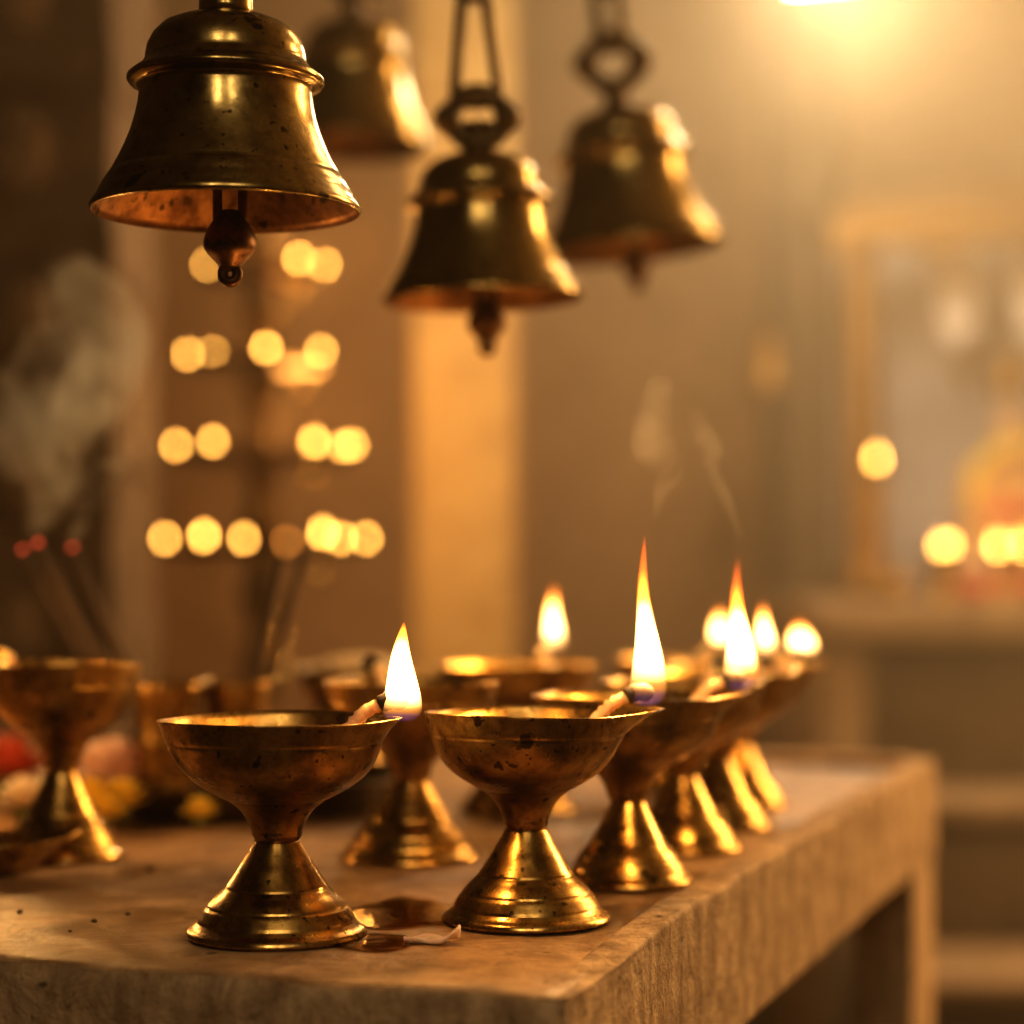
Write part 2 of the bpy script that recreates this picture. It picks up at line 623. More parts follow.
slab()
RB = 0.0065
edge_r = box('raised_edge', (-0.0162, 0.0035, -T - 0.0008), (0.0016, L, RB), M_TABLEEDGE, table, 0.0028, 3, FRT, cuts=40, jit=0.0011)
inv = FRT.inverted()
for v in edge_r.data.vertices:
    q_ = inv @ v.co
    if q_.z > 0:
        t_ = min(1.0, max(0.0, (q_.y - 0.03) / 0.16))
        q_.z = -0.0014 + (q_.z + 0.0014) * (t_ * t_ * (3 - 2 * t_))
        v.co = FRT @ q_
box('raised_edge', (-W, L - 0.03, -0.004), (-0.0165, L + 0.0008, RB + 0.002), M_TABLEEDGE, table, 0.003, 3, FRT, cuts=40, jit=0.001)
for (lx, ly, sx) in ((-0.045, L - 0.11, 0.045), (-0.045, 0.0, 0.045), (-W, L - 0.11, 0.045), (-W, 0.0, 0.045)):
    box('leg', (lx, ly, -CORNER.z), (lx + sx, ly + 0.11, -T + 0.001), M_TABLEEDGE, table, 0.004, 2, FRT)

box('under_shade_block', (-W + 0.1, 0.16, -CORNER.z), (-0.42, L - 0.06, -T + 0.001), M_UNDER, table, 0.004, 2, FRT)  # dark block added under the slab, in place of the shade there

# ---------------------------------------------------------------- oil lamps
LIGHTS = []


def point_light(loc, power, color=(1.0, 0.53, 0.17), radius=0.006):
    ld = bpy.data.lights.new('flame_or_fill_light', 'POINT')
    ld.energy = power
    ld.color = color
    ld.shadow_soft_size = radius
    o = bpy.data.objects.new('flame_or_fill_light', ld)
    COL.objects.link(o)
    o.location = loc
    return o


def flame_profile(h, w, tall=False):
    if tall:
        pts = [(0, 0), (0.55, 0.012), (0.90, 0.05), (1.0, 0.10), (0.96, 0.16), (0.86, 0.23), (0.66, 0.35), (0.50, 0.46), (0.36, 0.58),
               (0.26, 0.70), (0.17, 0.82), (0.09, 0.93), (0, 1.0)]
    else:
        pts = [(0, 0), (0.6, 0.015), (0.92, 0.07), (1.0, 0.14), (0.94, 0.24), (0.80, 0.38), (0.63, 0.54), (0.45, 0.70),
               (0.26, 0.85), (0.11, 0.95), (0, 1.0)]
    return [(max(0.0, v.x) * w / 2, v.y * h) for v in [Vector((a, b)) for a, b in [tuple(p) for p in catmull(pts, 3)]]]


def make_flame(parent, base, h, w, tall=False, lean=0.0, mat=None, name='flame', stub=False, blunt=False):
    pr = flame_profile(h, w, tall)
    if blunt:
        pr = [(r if z < 0.5 * h else r + 0.0, z) for r, z in pr]
        pr = [(w / 2 * math.sin(PI * min(1, (z / h)) ** 0.62) ** 0.75 if 0 < z < h else 0.0, z) for r, z in pr]
    pr[0] = (0.0, 0.0)
    pr[-1] = (0.0, h)

    def warp(th, r, z, i):
        k = z / h
        return Vector((r * math.cos(th) + lean * k * k * h + 0.012 * h * math.sin(k * 7.0), r * math.sin(th) * 0.8, z))
    v, f = lathe_geo(pr, 24, warp, base)
    return mesh_obj(name, v, f, mat or (M_FLAMELONG if tall else M_FLAME), parent)


def groove(pts, zs, depth=0.0005, width=0.00045):
    cv = catmull([(a_, b_) for a_, b_ in pts], 3)
    res = []
    for i in range(len(cv) - 1):
        n_ = max(1, int((cv[i + 1] - cv[i]).length / 0.0005))
        for k in range(n_):
            p_ = cv[i].lerp(cv[i + 1], k / n_)
            g_ = sum(math.exp(-((p_.y - z0) / width) ** 2) for z0 in zs)
            res.append((p_.x - depth * g_, p_.y))
    res.append((cv[-1].x, cv[-1].y))
    return res


def oil_lamp(label, px, py, Hh, rf, rb, spout_deg, tip, flame=None, seedv=0, off=0.0, power=0.15, wick=True, tilt=(0, 0)):
    """flame = (height, width, tall, lean, radial offset)"""
    base = on_table(px, py)
    root = empty('oil_lamp', base, label, 'oil lamp', 'brass pedestal oil lamps on the stone table')
    root.rotation_euler = (tilt[0], tilt[1], 0)
    k = Hh / 0.0944
    s = rf / 0.0400
    zn = 0.0415 * k
    # foot, with two engraved rings
    foot = [(0.0, 0.0004), (0.0385, 0.0)] + groove([(0.0402, 0.0010), (0.0393, 0.0030), (0.0362, 0.0052), (0.0338, 0.0088), (0.0312, 0.0128),
                                                    (0.0278, 0.0166), (0.0240, 0.0200), (0.0203, 0.0248), (0.0164, 0.0308), (0.0126, 0.0368), (0.0100, 0.0415)],
                                                   (0.0066, 0.0130, 0.0212)) + [(0.0, 0.0416)]
    foot = [(r * s if r > 0 else 0.0, z * k) for r, z in foot]
    rs = random.Random(seedv)
    wob = [rs.uniform(-1, 1) for _ in range(6)]

    def fwarp(th, r, z, i):
        q = 1 + 0.006 * (wob[0] * math.sin(2 * th + wob[1] * 3) + wob[2] * math.sin(3 * th + wob[3] * 3))
        return Vector((r * q * math.cos(th), r * q * math.sin(th), z))
    lathe('pedestal_foot', foot, M_BRASS, root, 72, fwarp)
    # bowl with pinched spout
    b = rb / 0.0512
    out = groove([(0.0098, 0.0415), (0.0113, 0.0440), (0.0119, 0.0470), (0.0138, 0.0510), (0.0168, 0.0550), (0.0214, 0.0585), (0.0285, 0.0622),
                  (0.0345, 0.0655), (0.0402, 0.0700), (0.0445, 0.0752), (0.0474, 0.0815), (0.0494, 0.0880), (0.0510, 0.0938)], (0.0455, 0.0592, 0.0845)) + \
          [(0.0513, 0.0942), (0.0512, 0.0946), (0.0504, 0.0947), (0.0496, 0.0942)]
    inn = [(0.0487, 0.0920), (0.0474, 0.0860), (0.0455, 0.0800), (0.0425, 0.0745), (0.0380, 0.0700), (0.0320, 0.0668), (0.0240, 0.0645),
           (0.0140, 0.0632), (0.0, 0.0628)]
    prof = [(0.0, 0.0414)] + out + inn
    prof = [(r * b if r > 0 else 0.0, zn + (z - 0.0415) * k) for r, z in prof]
    sa = math.radians(spout_deg)
    nout = 1 + len(out)
    ext = tip - rb
    ztop = zn + (0.0946 - 0.0415) * k
    zlow = zn + (0.0735 - 0.0415) * k

    def bwarp(th, r, z, i):
        d = (th - sa + PI) % (2 * PI) - PI
        tt = max(0.0, min(1.0, (z - zlow) / (ztop - zlow)))
        wgt = tt ** (3.2 if i < nout else 3.6)
        ang = 0.33 + 0.08 * (1 - tt)
        g = math.exp(-(d / ang) ** 2)
        tipd = max(0.0, 1 - abs(d) / 0.62)
        push = ext * wgt * (0.45 * g + 0.55 * tipd * tipd * (3 - 2 * tipd))
        rr = r + push if r > 0 else 0
        # the spout narrows towards its tip
        d2 = d * (1 - 0.22 * wgt * g)
        th2 = sa + d2
        q = 1 + 0.008 * (wob[4] * math.sin(2 * th + wob[5] * 3) + wob[1] * math.sin(3 * th + wob[0] * 4)) * tt
        zz = z + 0.0014 * wgt * g + 0.0010 * tt * math.sin(2 * th + wob[2] * 4) * wob[3]
        if i >= nout:
            zz -= 0.0
        return Vector((rr * q * math.cos(th2) + off * tt, rr * q * math.sin(th2), zz))
    lathe('bowl', prof, M_BOWL, root, 128, bwarp)
    # oil in the bowl
    zo = zn + (0.0800 - 0.0415) * k
    lathe('oil', [(0.0, zo), (0.025 * b, zo), (0.0452 * b, zo + 0.0003), (0.0447 * b, zo - 0.0015), (0.0, zo - 0.0016)], M_OIL, root, 48,
          lambda th, r, z, i: Vector((r * math.cos(th) + off * .7, r * math.sin(th), z)))
    dirv = Vector((math.cos(sa), math.sin(sa), 0))
    if wick:
        fo = flame[4] if flame else tip - 0.006
        zr = ztop + 0.0010
        path = [dirv * (rb * 0.52) + Vector((off, 0, zo + 0.001)), dirv * (rb * 0.72) + Vector((off, 0, zr - 0.004)),
                dirv * (fo - 0.016) + Vector((0, 0, zr + 0.0022)), dirv * (fo - 0.0085) + Vector((0, 0, zr + 0.0058))]
        path = catmull(path, 5)
        n = len(path)
        rad = [0.0034 * (0.8 + 0.35 * math.sin(i * 1.7 + seedv) ** 2) * (1.0 - 0.15 * i / n) for i in range(n)]
        wk = tube('wick', path, rad, M_WICK, root, 12)
        p2 = catmull([path[-2], dirv * (fo - 0.004) + Vector((0, 0, zr + 0.0078)), dirv * (fo + 0.003) + Vector((0, 0, zr + 0.0062))], 4)
        ch = tube('charred_tip', p2, [0.0032, 0.0041, 0.0038, 0.0045, 0.0040, 0.0044, 0.0041, 0.0034, 0.0016], M_CHAR, wk, 10)
        ch['label'] = 'black charred wick end'
    if flame:
        h, w, tall, lean, fo = flame[:5]
        bz = ztop + (flame[5] if len(flame) > 5 else 0.0015)
        fb = dirv * fo + Vector((0, 0, bz))
        make_flame(root, fb, h, w, tall, lean, mat=M_FLAMESOFT if base.y > 1.25 else None, blunt=(len(flame) > 6 and flame[6]))
        point_light(base + fb + Vector((0, 0, min(h, 0.045) * 0.42)), power * 1.5)
    return root


oil_lamp('brass oil lamp nearest the front edge with short pointed flame, oily stain by its foot', 277, 937, 0.0955, 0.0400, 0.0500, -6, 0.0585,
         (0.044, 0.0175, False, 0.02, 0.0555, -0.001), 1, -0.0025, 0.30)
oil_lamp('brass oil lamp with very tall thin flame, pale petal lying at its foot', 526, 922, 0.0960, 0.0385, 0.0465, 4, 0.0640,
         (0.081, 0.0175, True, -0.02, 0.0560, 0.002), 2, 0, 0.30)
oil_lamp('brass oil lamp with red-tipped tall flame, directly behind the very tall flame lamp', 628, 884, 0.0965, 0.0335, 0.0500, 8, 0.0655,
         (0.071, 0.0180, True, -0.02, 0.0590, 0.002), 3, 0, 0.25)
oil_lamp('brass oil lamp third along the raised stone edge, without a visible flame of its own', 682, 850, 0.0960, 0.0345, 0.0470, 60, 0.060, None, 4)
oil_lamp('brass oil lamp whose slim oval flame is second from right in the row', 717, 828, 0.0970, 0.0335, 0.0500, 40, 0.063,
         (0.038, 0.0135, False, -0.05, 0.0440, 0.006), 5, 0, 0.2)
oil_lamp('brass oil lamp at far end of row, its short blunt flame furthest right', 738, 807, 0.0965, 0.0330, 0.0500, 0, 0.0620,
         (0.0265, 0.0190, False, -0.10, 0.0440, 0.004, True), 6, 0, 0.2)
oil_lamp('small brass oil lamp at rear of row with blurred rounded flame', 679, 789, 0.0955, 0.0330, 0.0480, 35, 0.058,
         (0.034, 0.0145, False, 0.0, 0.0400, 0.004, True), 7, 0, 0.2)
oil_lamp('unlit brass oil lamp behind and between the front two, seen past the short flame', 411, 859, 0.0985, 0.0390, 0.0490, 120, 0.060, None, 8)
oil_lamp('wide brass oil lamp at back centre with lone oval flame', 517, 812, 0.0975, 0.0390, 0.0540, 55, 0.064,
         (0.050, 0.0150, False, 0.02, 0.0430, 0.004), 9, 0, 0.25)
oil_lamp('brass oil lamp cut by the left frame edge, red flower behind its stem', 62, 858, 0.1085, 0.0350, 0.0440, 186, 0.056,
         (0.022, 0.014, False, 0.0, 0.0450, 0.001), 10, 0, 0.9)

point_light(at(-45, 695, 1.30), 0.55)  # unseen fill light added past the left edge to brighten the flowers

# ---------------------------------------------------------------- temple bells
BELL_PROFILE = [(0.985, 0.0), (1.0, 0.012), (1.003, 0.035), (0.985, 0.065), (0.955, 0.105), (0.935, 0.150), (0.928, 0.155), (0.918, 0.185), (0.885, 0.235),
                (0.862, 0.270), (0.850, 0.276), (0.842, 0.300), (0.795, 0.385), (0.750, 0.480), (0.705, 0.590), (0.672, 0.700), (0.650, 0.800), (0.640, 0.880),
                (0.640, 0.925), (0.665, 0.935), (0.712, 0.950), (0.730, 0.975), (0.726, 1.000), (0.700, 1.022), (0.662, 1.050), (0.625, 1.078), (0.603, 1.115),
                (0.596, 1.125), (0.594, 1.160), (0.580, 1.230), (0.540, 1.310), (0.470, 1.380), (0.370, 1.425), (0.270, 1.448), (0.212, 1.460), (0.205, 1.475)]
BELL_INNER = [(0.205, 1.475), (0.0, 1.476)]
BELL_IN = [(0.0, 1.36), (0.30, 1.33), (0.48, 1.22), (0.56, 1.05), (0.585, 0.85), (0.62, 0.66), (0.69, 0.48), (0.78, 0.31), (0.87, 0.16), (0.945, 0.06), (0.985, 0.0)]


def link_path(w, h, n=28):
    """racetrack loop in the XZ plane"""
    r = w / 2
    s = max(0.0, h / 2 - r)
    pts = []
    for i in range(n):
        a = 2 * PI * i / n
        pts.append(Vector((r * math.cos(a), 0, r * math.sin(a) + (s if math.sin(a) >= 0 else -s))))
    return pts


def bell(label, px, py, Y, R, mats, top='ring', clap=1.0, rot=0.0, yaw=0.0, links=6, chain_style=0, lean=0.0, tall=1.0, neck=0.28):
    c = at(px, py, Y)
    root = empty('hanging_bell', c, label, 'bell', 'bronze temple bells hanging overhead', yaw)
    root.rotation_euler = (0, lean, yaw)
    root.scale = (1, 1, tall)
    mb, md, mc = mats
    pr = [(r * R, z * R) for r, z in BELL_PROFILE] + [(0.0, 1.476 * R)]
    inn = [(r * R if r > 0 else 0.0, z * R) for r, z in reversed(BELL_IN)]
    full = list(reversed(pr)) + inn[1:]
    body = lathe('bell_body', full, mb, root, 112)
    body.data.materials.append(M_BELLIN)
    for p_ in body.data.polygons:
        cc_ = p_.center
        if p_.normal.z < 0.25 and (p_.normal.x * cc_.x + p_.normal.y * cc_.y) < 0 and cc_.z < 1.4 * R:
            p_.material_index = 1
    # crown
    zt = 1.47 * R
    if top == 'neck':
        lathe('neck', [(0.0, zt - 0.01 * R), (0.205 * R, zt - 0.01 * R), (0.2 * R, zt + 0.05 * R), (0.195 * R, zt + 0.2 * R), (0.215 * R, zt + 0.26 * R),
                       (0.215 * R, zt + 0.34 * R), (0.18 * R, zt + 0.4 * R), (0.0, zt + 0.42 * R)], mb, root, 40)
        zt += 0.40 * R
        zr = zt + 0.27 * R
        rr = 0.27 * R
    else:
        lathe('neck', [(0.0, zt - 0.02 * R), (0.20 * R, zt - 0.01 * R), (0.16 * R, zt + 0.04 * R), (0.13 * R, zt + 0.12 * R), (0.135 * R, zt + 0.24 * R),
                       (0.17 * R, zt + 0.30 * R), (0.0, zt + 0.34 * R)], md, root, 32)
        zt += neck * R
        zr = zt + 0.25 * R
        rr = 0.255 * R
    parts = []
    n = 36
    ring = []
    rad = []
    for i in range(n):
        a = 2 * PI * i / n
        lob = 0.05 * R * max(0.0, math.cos(2 * a)) ** 6
        ring.append(Vector(((rr + lob) * math.cos(a), 0, zr + (rr + lob * 0.6) * math.sin(a))))
        rad.append(0.098 * R + 0.055 * R * max(0.0, math.cos(2 * a)) ** 8)
    tube('crown_ring', ring, rad, md, root, 12, True)
    # chain up and out of the picture
    z = zr + rr - 0.02 * R
    lw, lh, lr = 0.40 * R, 1.25 * R, 0.062 * R
    if chain_style == 1:
        lw, lh = 0.26 * R, 0.8 * R
    for i in range(links):
        pts = link_path(lw, lh, 32)
        if chain_style == 0 and i == 0:
            pts = [Vector((p.x * (0.84 - 0.34 * p.z / (lh / 2)), 0, p.z)) for p in pts]
        cz = z + lh / 2 - lr * 1.6
        rotm = Matrix.Rotation(PI / 2 * (i % 2) + 0.12 + rot, 3, 'Z')
        tube('chain_link', [rotm @ p + Vector((0, 0, cz)) for p in pts], lr, md, root, 10, True)
        z = cz + lh / 2 - lr * 1.6
    # clapper: rod inside the bell, shackle and drop
    q = clap * R
    v1 = tube_geo(link_path(0.19 * q, 0.62 * q, 24), 0.036 * q, 8, True)
    v1 = ([p + Vector((0.03 * R, 0, 0.17 * R)) for p in v1[0]], v1[1])
    drop = catmull([(0.0, 0.02), (0.06, 0.02), (0.10, -0.03), (0.155, -0.10), (0.195, -0.20), (0.185, -0.28), (0.125, -0.35), (0.085, -0.395), (0.06, -0.41), (0.0, -0.415)], 3)
    v2 = lathe_geo([(max(0, p.x) * q if 0 < i < len(drop) - 1 else 0.0, p.y * q) for i, p in enumerate(drop)], 28, None, (0.03 * R, 0, 0))
    v3 = tube_geo([(0.03 * R, 0, 0.45 * R), (0.0, 0, 1.40 * R)], 0.035 * R, 8)
    v4 = tube_geo([Vector((0.03 * R + 0.055 * q * math.cos(2 * PI * i / 20), 0, -0.455 * q + 0.058 * q * math.sin(2 * PI * i / 20))) for i in range(20)], 0.042 * q, 10, True)
    v, f = join_geo([v1, v2, v3, v4])
    tube_o = mesh_obj('clapper', v, f, mc, root)
    tube_o['label'] = 'dark drop-shaped clapper'
    return root


BM = (M_BELL, M_BELLDARK, M_RUST)
bell('large sharp bronze bell with plain cylindrical neck and rust-brown clapper', 226, 213, 0.95, 0.0600, BM, 'neck', 1.0, 0, 0.15)
bell('bronze bell on long twin-strand link, hanging before the bright pillar', 483, 301, 1.34, 0.0632, BM, 'ring', 1.0, 0.0, 0.0, 6, 0, -0.03, 1.0, 0.10)
bell('hazy bronze bell with round lattice ring, furthest right of the four large bells', 632, 251, 1.72, 0.0750, BM, 'ring', 0.80, 0.0, 0.0, 6, 1, -0.10, 1.04, 0.24)
bell('dim blurred bronze bell partly hidden behind the large sharp bell', 351, 147, 1.95, 0.0745, BM, 'ring', 0.3, 0.3, 0.0, 6, 1, 0.02, 1.06)

b5 = at(766, 388, 4.1)
sb = empty('hanging_bell', b5, 'tiny glowing blurred bell hanging far back beside the shrine post', 'bell')
lathe('bell_body', list(reversed([(r * 0.047, z * 0.075) for r, z in BELL_PROFILE] + [(0.0, 0.112)])) + [(r * 0.046, z * 0.075) for r, z in reversed(BELL_IN)][1:], M_GILT, sb, 40)
tube('chain_link', [(0, 0, 0.11), (0, 0, 0.4), (0, 0, ZC - b5.z)], 0.004, M_BELLDARK, sb, 8)

# ---------------------------------------------------------------- offering tray and what lies on it
TX = on_table(222, 806)
TR = 0.128
tray = lathe('offering_tray', [(0.0, 0.0), (TR * 0.86, 0.0), (TR * 0.93, 0.003), (TR * 0.98, 0.014), (TR, 0.0205), (TR * 1.005, 0.022), (TR * 0.99, 0.0225),
                               (TR * 0.965, 0.015), (TR * 0.91, 0.006), (TR * 0.85, 0.0035), (0.0, 0.003)], M_BELLDARK, None, 96)
tray.location = TX
tag(tray, 'wide dark metal offering tray under the flowers and incense cups', 'tray')
TX.z += 0.0008
tray.location = TX
TZ = TX.z + 0.0036


def cup(label, px, Y, h, r, n):
    c = at(px, 0, Y)
    c.z = TZ
    pr = [(0.0, 0.0), (r * 0.86, 0.0), (r * 0.92, 0.003), (r * 0.80, 0.008), (r * 0.74, h * 0.2), (r * 0.78, h * 0.5), (r * 0.80, h * 0.56), (r * 0.78, h * 0.58),
          (r * 0.88, h * 0.85), (r, h * 0.98), (r * 1.0, h), (r * 0.94, h), (r * 0.84, h * 0.86), (r * 0.70, h * 0.5), (r * 0.66, h * 0.2), (0.0, h * 0.17)]
    o = lathe('incense_cup', pr, M_BRASS, None, 56)
    o.location = c
    tag(o, label, 'cup', 'brass incense cups on the tray')
    return c


c1 = cup('waisted brass incense cup holding the bundle of glowing sticks', 166, 1.385, 0.083, 0.0245, 1)
c2 = cup('brass incense cup holding dark unlit sticks, behind the front lamp bowl', 236, 1.41, 0.083, 0.0235, 2)


def incense(label, a, b, burning, ash=True):
    a, b = Vector(a), Vector(b)
    root = empty('incense_stick', a, label, 'incense stick', 'burning incense sticks' if burning else 'unlit incense sticks')
    d = b - a
    mid = d * 0.5 + Vector((0.001, 0, -0.001))
    tube('stick', [(0, 0, 0), tuple(d * 0.25), tuple(mid), tuple(d * 0.75), tuple(d * 0.985)], [0.0014, 0.0014, 0.0027, 0.0027, 0.0026], M_STICK, root, 8)
    if burning:
        tube('ember', [tuple(d * 0.985), tuple(d * 1.0)], [0.0023, 0.0018], M_EMBER, root, 8)['label'] = 'glowing red ember tip'


def stick_set(c, spec, burning):
    for j, (label, px, py, dy) in enumerate(spec):
        a = c + Vector((0.0065 * (sorted(q[1] for q in spec).index(px) - (len(spec) - 1) / 2), 0.004 * (1 if dy > 0 else -1), 0.018))
        incense(label, a, at(px, py, c.y + dy), burning)


stick_set(c1, [('burning incense stick leaning furthest left, red ember tip', 22, 548, 0.02), ('burning incense stick with pinkish ash tip, second from left', 37, 541, -0.01),
               ('burning incense stick, most upright of the glowing bundle', 72, 546, 0.03)], True)
stick_set(c2, [('unlit dark incense stick, taller and right of its pair', 306, 545, 0.0), ('unlit dark incense stick, left of its pair', 283, 556, 0.02)], False)


def marigold(label, loc, r, mat, seedv):
    rs = random.Random(seedv)
    root = empty('marigold_flower', loc, label, 'flower', 'offering flowers on the tray')
    geo = []
    for ring, (n, el, rad, ln) in enumerate(((14, 0.25, 0.35, 0.75), (12, 0.6, 0.3, 0.7), (9, 0.95, 0.22, 0.6), (6, 1.25, 0.12, 0.5))):
        for k in range(n):
            a = 2 * PI * (k + 0.5 * (ring % 2)) / n + rs.uniform(-.1, .1)
            d = Vector((math.cos(a) * math.cos(el), math.sin(a) * math.cos(el), math.sin(el)))
            s = Vector((-math.sin(a), math.cos(a), 0))
            u = d.cross(s)
            base_ = Vector((0, 0, r * 0.35))
            pts = []
            for t_, w_ in ((0.15, 0.08), (0.55, 0.2), (0.85, 0.24), (1.0, 0.14)):
                cpt = base_ + d * r * t_ * (0.8 + 0.2 * rs.random()) + u * r * 0.12 * t_ * t_
                pts.append((cpt - s * r * w_, cpt + u * r * 0.05, cpt + s * r * w_))
            vs = [p for tr in pts for p in tr]
            fs = []
            for q in range(3):
                fs += [(q * 3, q * 3 + 1, q * 3 + 4, q * 3 + 3), (q * 3 + 1, q * 3 + 2, q * 3 + 5, q * 3 + 4)]
            geo.append((vs, fs))
    v, f = join_geo(geo)
    mesh_obj('petals', v, f, mat, root)
    lathe('calyx', [(0.0, 0.0), (r * 0.18, 0.002 * r), (r * 0.3, r * 0.2), (r * 0.32, r * 0.4), (0.0, r * 0.45)], plain_green, root, 14)


plain_green = plain('flower_green', (0.12, 0.15, 0.03), 0.7)
for lab, px, Y, r, mt in (('bright yellow marigold beside the left lamp stem', 88, 1.315, 0.021, M_MARI_Y), ('yellow marigold touching the waisted incense cup', 122, 1.33, 0.020, M_MARI_Y),
                          ('yellow marigold low at the front of the tray, behind lamp foot', 104, 1.285, 0.016, M_MARI_Y),
                          ('yellow marigold near the second incense cup foot', 200, 1.30, 0.014, M_MARI_Y)):
    p = at(px, 0, Y)
    p.z = TZ
    marigold(lab, p, r, mt, int(px))
p = at(112, 0, 1.39)
p.z = TZ
marigold('pale pinkish white flower rising behind the yellow marigolds', p, 0.036, M_PETAL, 5)
p = on_table(8, 800)
marigold('deep red flower left of the left lamp stem', p, 0.034, M_MARI_R, 3)
p = on_table(26, 822)
marigold('pale yellow flower just under the deep red flower', p, 0.022, M_JASMINE, 9)

# bowl of sugar beads behind the unlit middle lamp
bc = on_table(358, 786)
bowl_root = empty('offering_bowl', bc, 'brass footed bowl heaped with pale sugar beads behind the front flame', 'bowl')
hb = 0.088
lathe('bowl', [(0.0, 0.0), (0.030, 0.0), (0.032, 0.003), (0.026, 0.008), (0.014, 0.022), (0.012, 0.032), (0.018, 0.044), (0.034, 0.056), (0.042, 0.072), (0.045, hb),
               (0.0435, hb), (0.040, 0.074), (0.030, 0.060), (0.0, 0.056)], M_BOWL, bowl_root, 56)
geo = []
rs = random.Random(4)
for i in range(70):
    a = rs.uniform(0, 2 * PI)
    q = 0.035 * math.sqrt(rs.random())
    rr = rs.uniform(0.0026, 0.0042)
    cc = Vector((q * math.cos(a), q * math.sin(a), hb - 0.004 + 0.010 * (1 - (q / 0.04) ** 2) + rs.uniform(0, 0.001)))
    geo.append(lathe_geo([(0, -rr), (rr * .7, -rr * .7), (rr, 0), (rr * .7, rr * .7), (0, rr)], 8, None, cc))
geo.append(lathe_geo([(0, hb + 0.004), (0.02, hb + 0.001), (0.036, hb - 0.006), (0.033, hb - 0.012), (0, hb - 0.02)], 24))
v, f = join_geo(geo)
bd = mesh_obj('sugar_beads', v, f, M_RICE, None)
bd.location = bc
tag(bd, 'heap of small pale sugar beads filling the brass bowl', 'beads', kind='stuff')

# low leaf-shaped ladle at the left edge
lad = empty('brass_ladle', on_table(-6, 872), 'low pointed brass dish at the lower left frame edge', 'dish')


def ladle():
    pr = [(0.0, 0.0), (0.020, 0.0), (0.027, 0.006), (0.034, 0.015), (0.036, 0.017), (0.0345, 0.0172), (0.026, 0.008), (0.018, 0.0025), (0.0, 0.0022)]

    def wp(th, r, z, i):
        d = (th - 0.35 + PI) % (2 * PI) - PI
        t_ = max(0, z / 0.017)
        e = math.exp(-(d / 0.5) ** 2) * 0.012 * t_ ** 1.5
        return Vector(((r + e) * math.cos(th), (r + e) * math.sin(th), z + 0.004 * t_ * math.exp(-(d / 0.5) ** 2)))
    lathe('dish', pr, M_BOWL, lad, 64, wp)
    tube('handle', [(-0.034, 0.0, 0.016), (-0.07, 0.0, 0.022), (-0.12, 0.0, 0.034)], [0.003, 0.0025, 0.003], M_BOWL, lad, 8)


ladle()


# ---------------------------------------------------------------- spills and crumbs on the table
def puddle(label, px, py, rx, ry, seedv):
    c = on_table(px, py)
    n = 40
    rings = []
    verts, faces = [], []
    verts.append(Vector((0, 0, 0.0010)))
    for k, (s, z) in enumerate(((0.5, 0.0009), (0.8, 0.0007), (1.0, 0.0002))):
        for i in range(n):
            a = 2 * PI * i / n
            q = s * (1 + 0.35 * noise.noise(Vector((math.cos(a) * 1.3 + seedv, math.sin(a) * 1.3, seedv))) + 0.12 * noise.noise(Vector((math.cos(a) * 4, math.sin(a) * 4, seedv))))
            verts.append(Vector((rx * q * math.cos(a), ry * q * math.sin(a), z)))
    for i in range(n):
        faces.append((0, 1 + i, 1 + (i + 1) % n))
        for k in range(2):
            a = 1 + k * n
            faces.append((a + i, a + n + i, a + n + (i + 1) % n, a + (i + 1) % n))
    o = mesh_obj('oil_puddle', verts, faces, M_PUDDLE)
    o.location = c
    tag(o, label, 'oil spill', 'spilled oil on the stone')


tp = NT('oil_film')
bs_ = tp.bump(tp.noise(tp.coord(), 90, 3), 0.2, 0.003)
gl_ = tp.n('ShaderNodeBsdfGlossy')
gl_.inputs['Roughness'].default_value = 0.07
gl_.inputs['Color'].default_value = (1, 0.9, 0.75, 1)
tp.l(bs_, gl_.inputs['Normal'])
tr_ = tp.n('ShaderNodeBsdfTransparent')
tr_.inputs['Color'].default_value = (0.50, 0.34, 0.19, 1)
fr_ = tp.n('ShaderNodeFresnel')
fr_.inputs['IOR'].default_value = 1.45
tp.l(bs_, fr_.inputs['Normal'])
ms_ = tp.n('ShaderNodeMixShader')
tp.l(fr_.outputs[0], ms_.inputs[0])
tp.l(tr_.outputs[0], ms_.inputs[1])
tp.l(gl_.outputs[0], ms_.inputs[2])
tp.l(ms_.outputs[0], tp.out.inputs['Surface'])
M_PUDDLE = tp.m
puddle('dark shiny oil puddle between the two front lamp feet', 406, 914, 0.032, 0.040, 1.3)
puddle('oil film round the foot of the front edge lamp, its right side', 366, 944, 0.022, 0.018, 4.4)
# puddle('small oil smear left of the front edge lamp foot', 186, 938, 0.010, 0.012, 7.7)


def flake():
    c = on_table(436, 944)
    rs = random.Random(2)
    n, m = 14, 5
    verts, faces = [], []
    for i in range(n + 1):
        u = i / n
        w = 0.0035 + 0.004 * math.sin(PI * u) ** 0.7 * (0.7 + 0.3 * math.sin(u * 11)) + (0.004 * max(0, u - .75))
        for j in range(m):
            t_ = j / (m - 1) - 0.5
            verts.append(Vector((-0.014 + 0.024 * u, t_ * 2 * w + 0.002 * math.sin(u * 5), 0.0018 + 0.0009 * math.sin(u * 9 + j) + 0.0065 * max(0, u - 0.72) * 3.2 * (0.4 + abs(t_)))))
    for i in range(n):
        for j in range(m - 1):
            a = i * m + j
            faces.append((a, a + 1, a + m + 1, a + m))
    o = mesh_obj('fallen_petal', verts, faces, M_PETAL)
    md = o.modifiers.new('thick', 'SOLIDIFY')
    md.thickness = 0.0012
    o.location = c
    tag(o, 'pale pink curled petal on the wet stone before the tall flame lamp', 'petal')


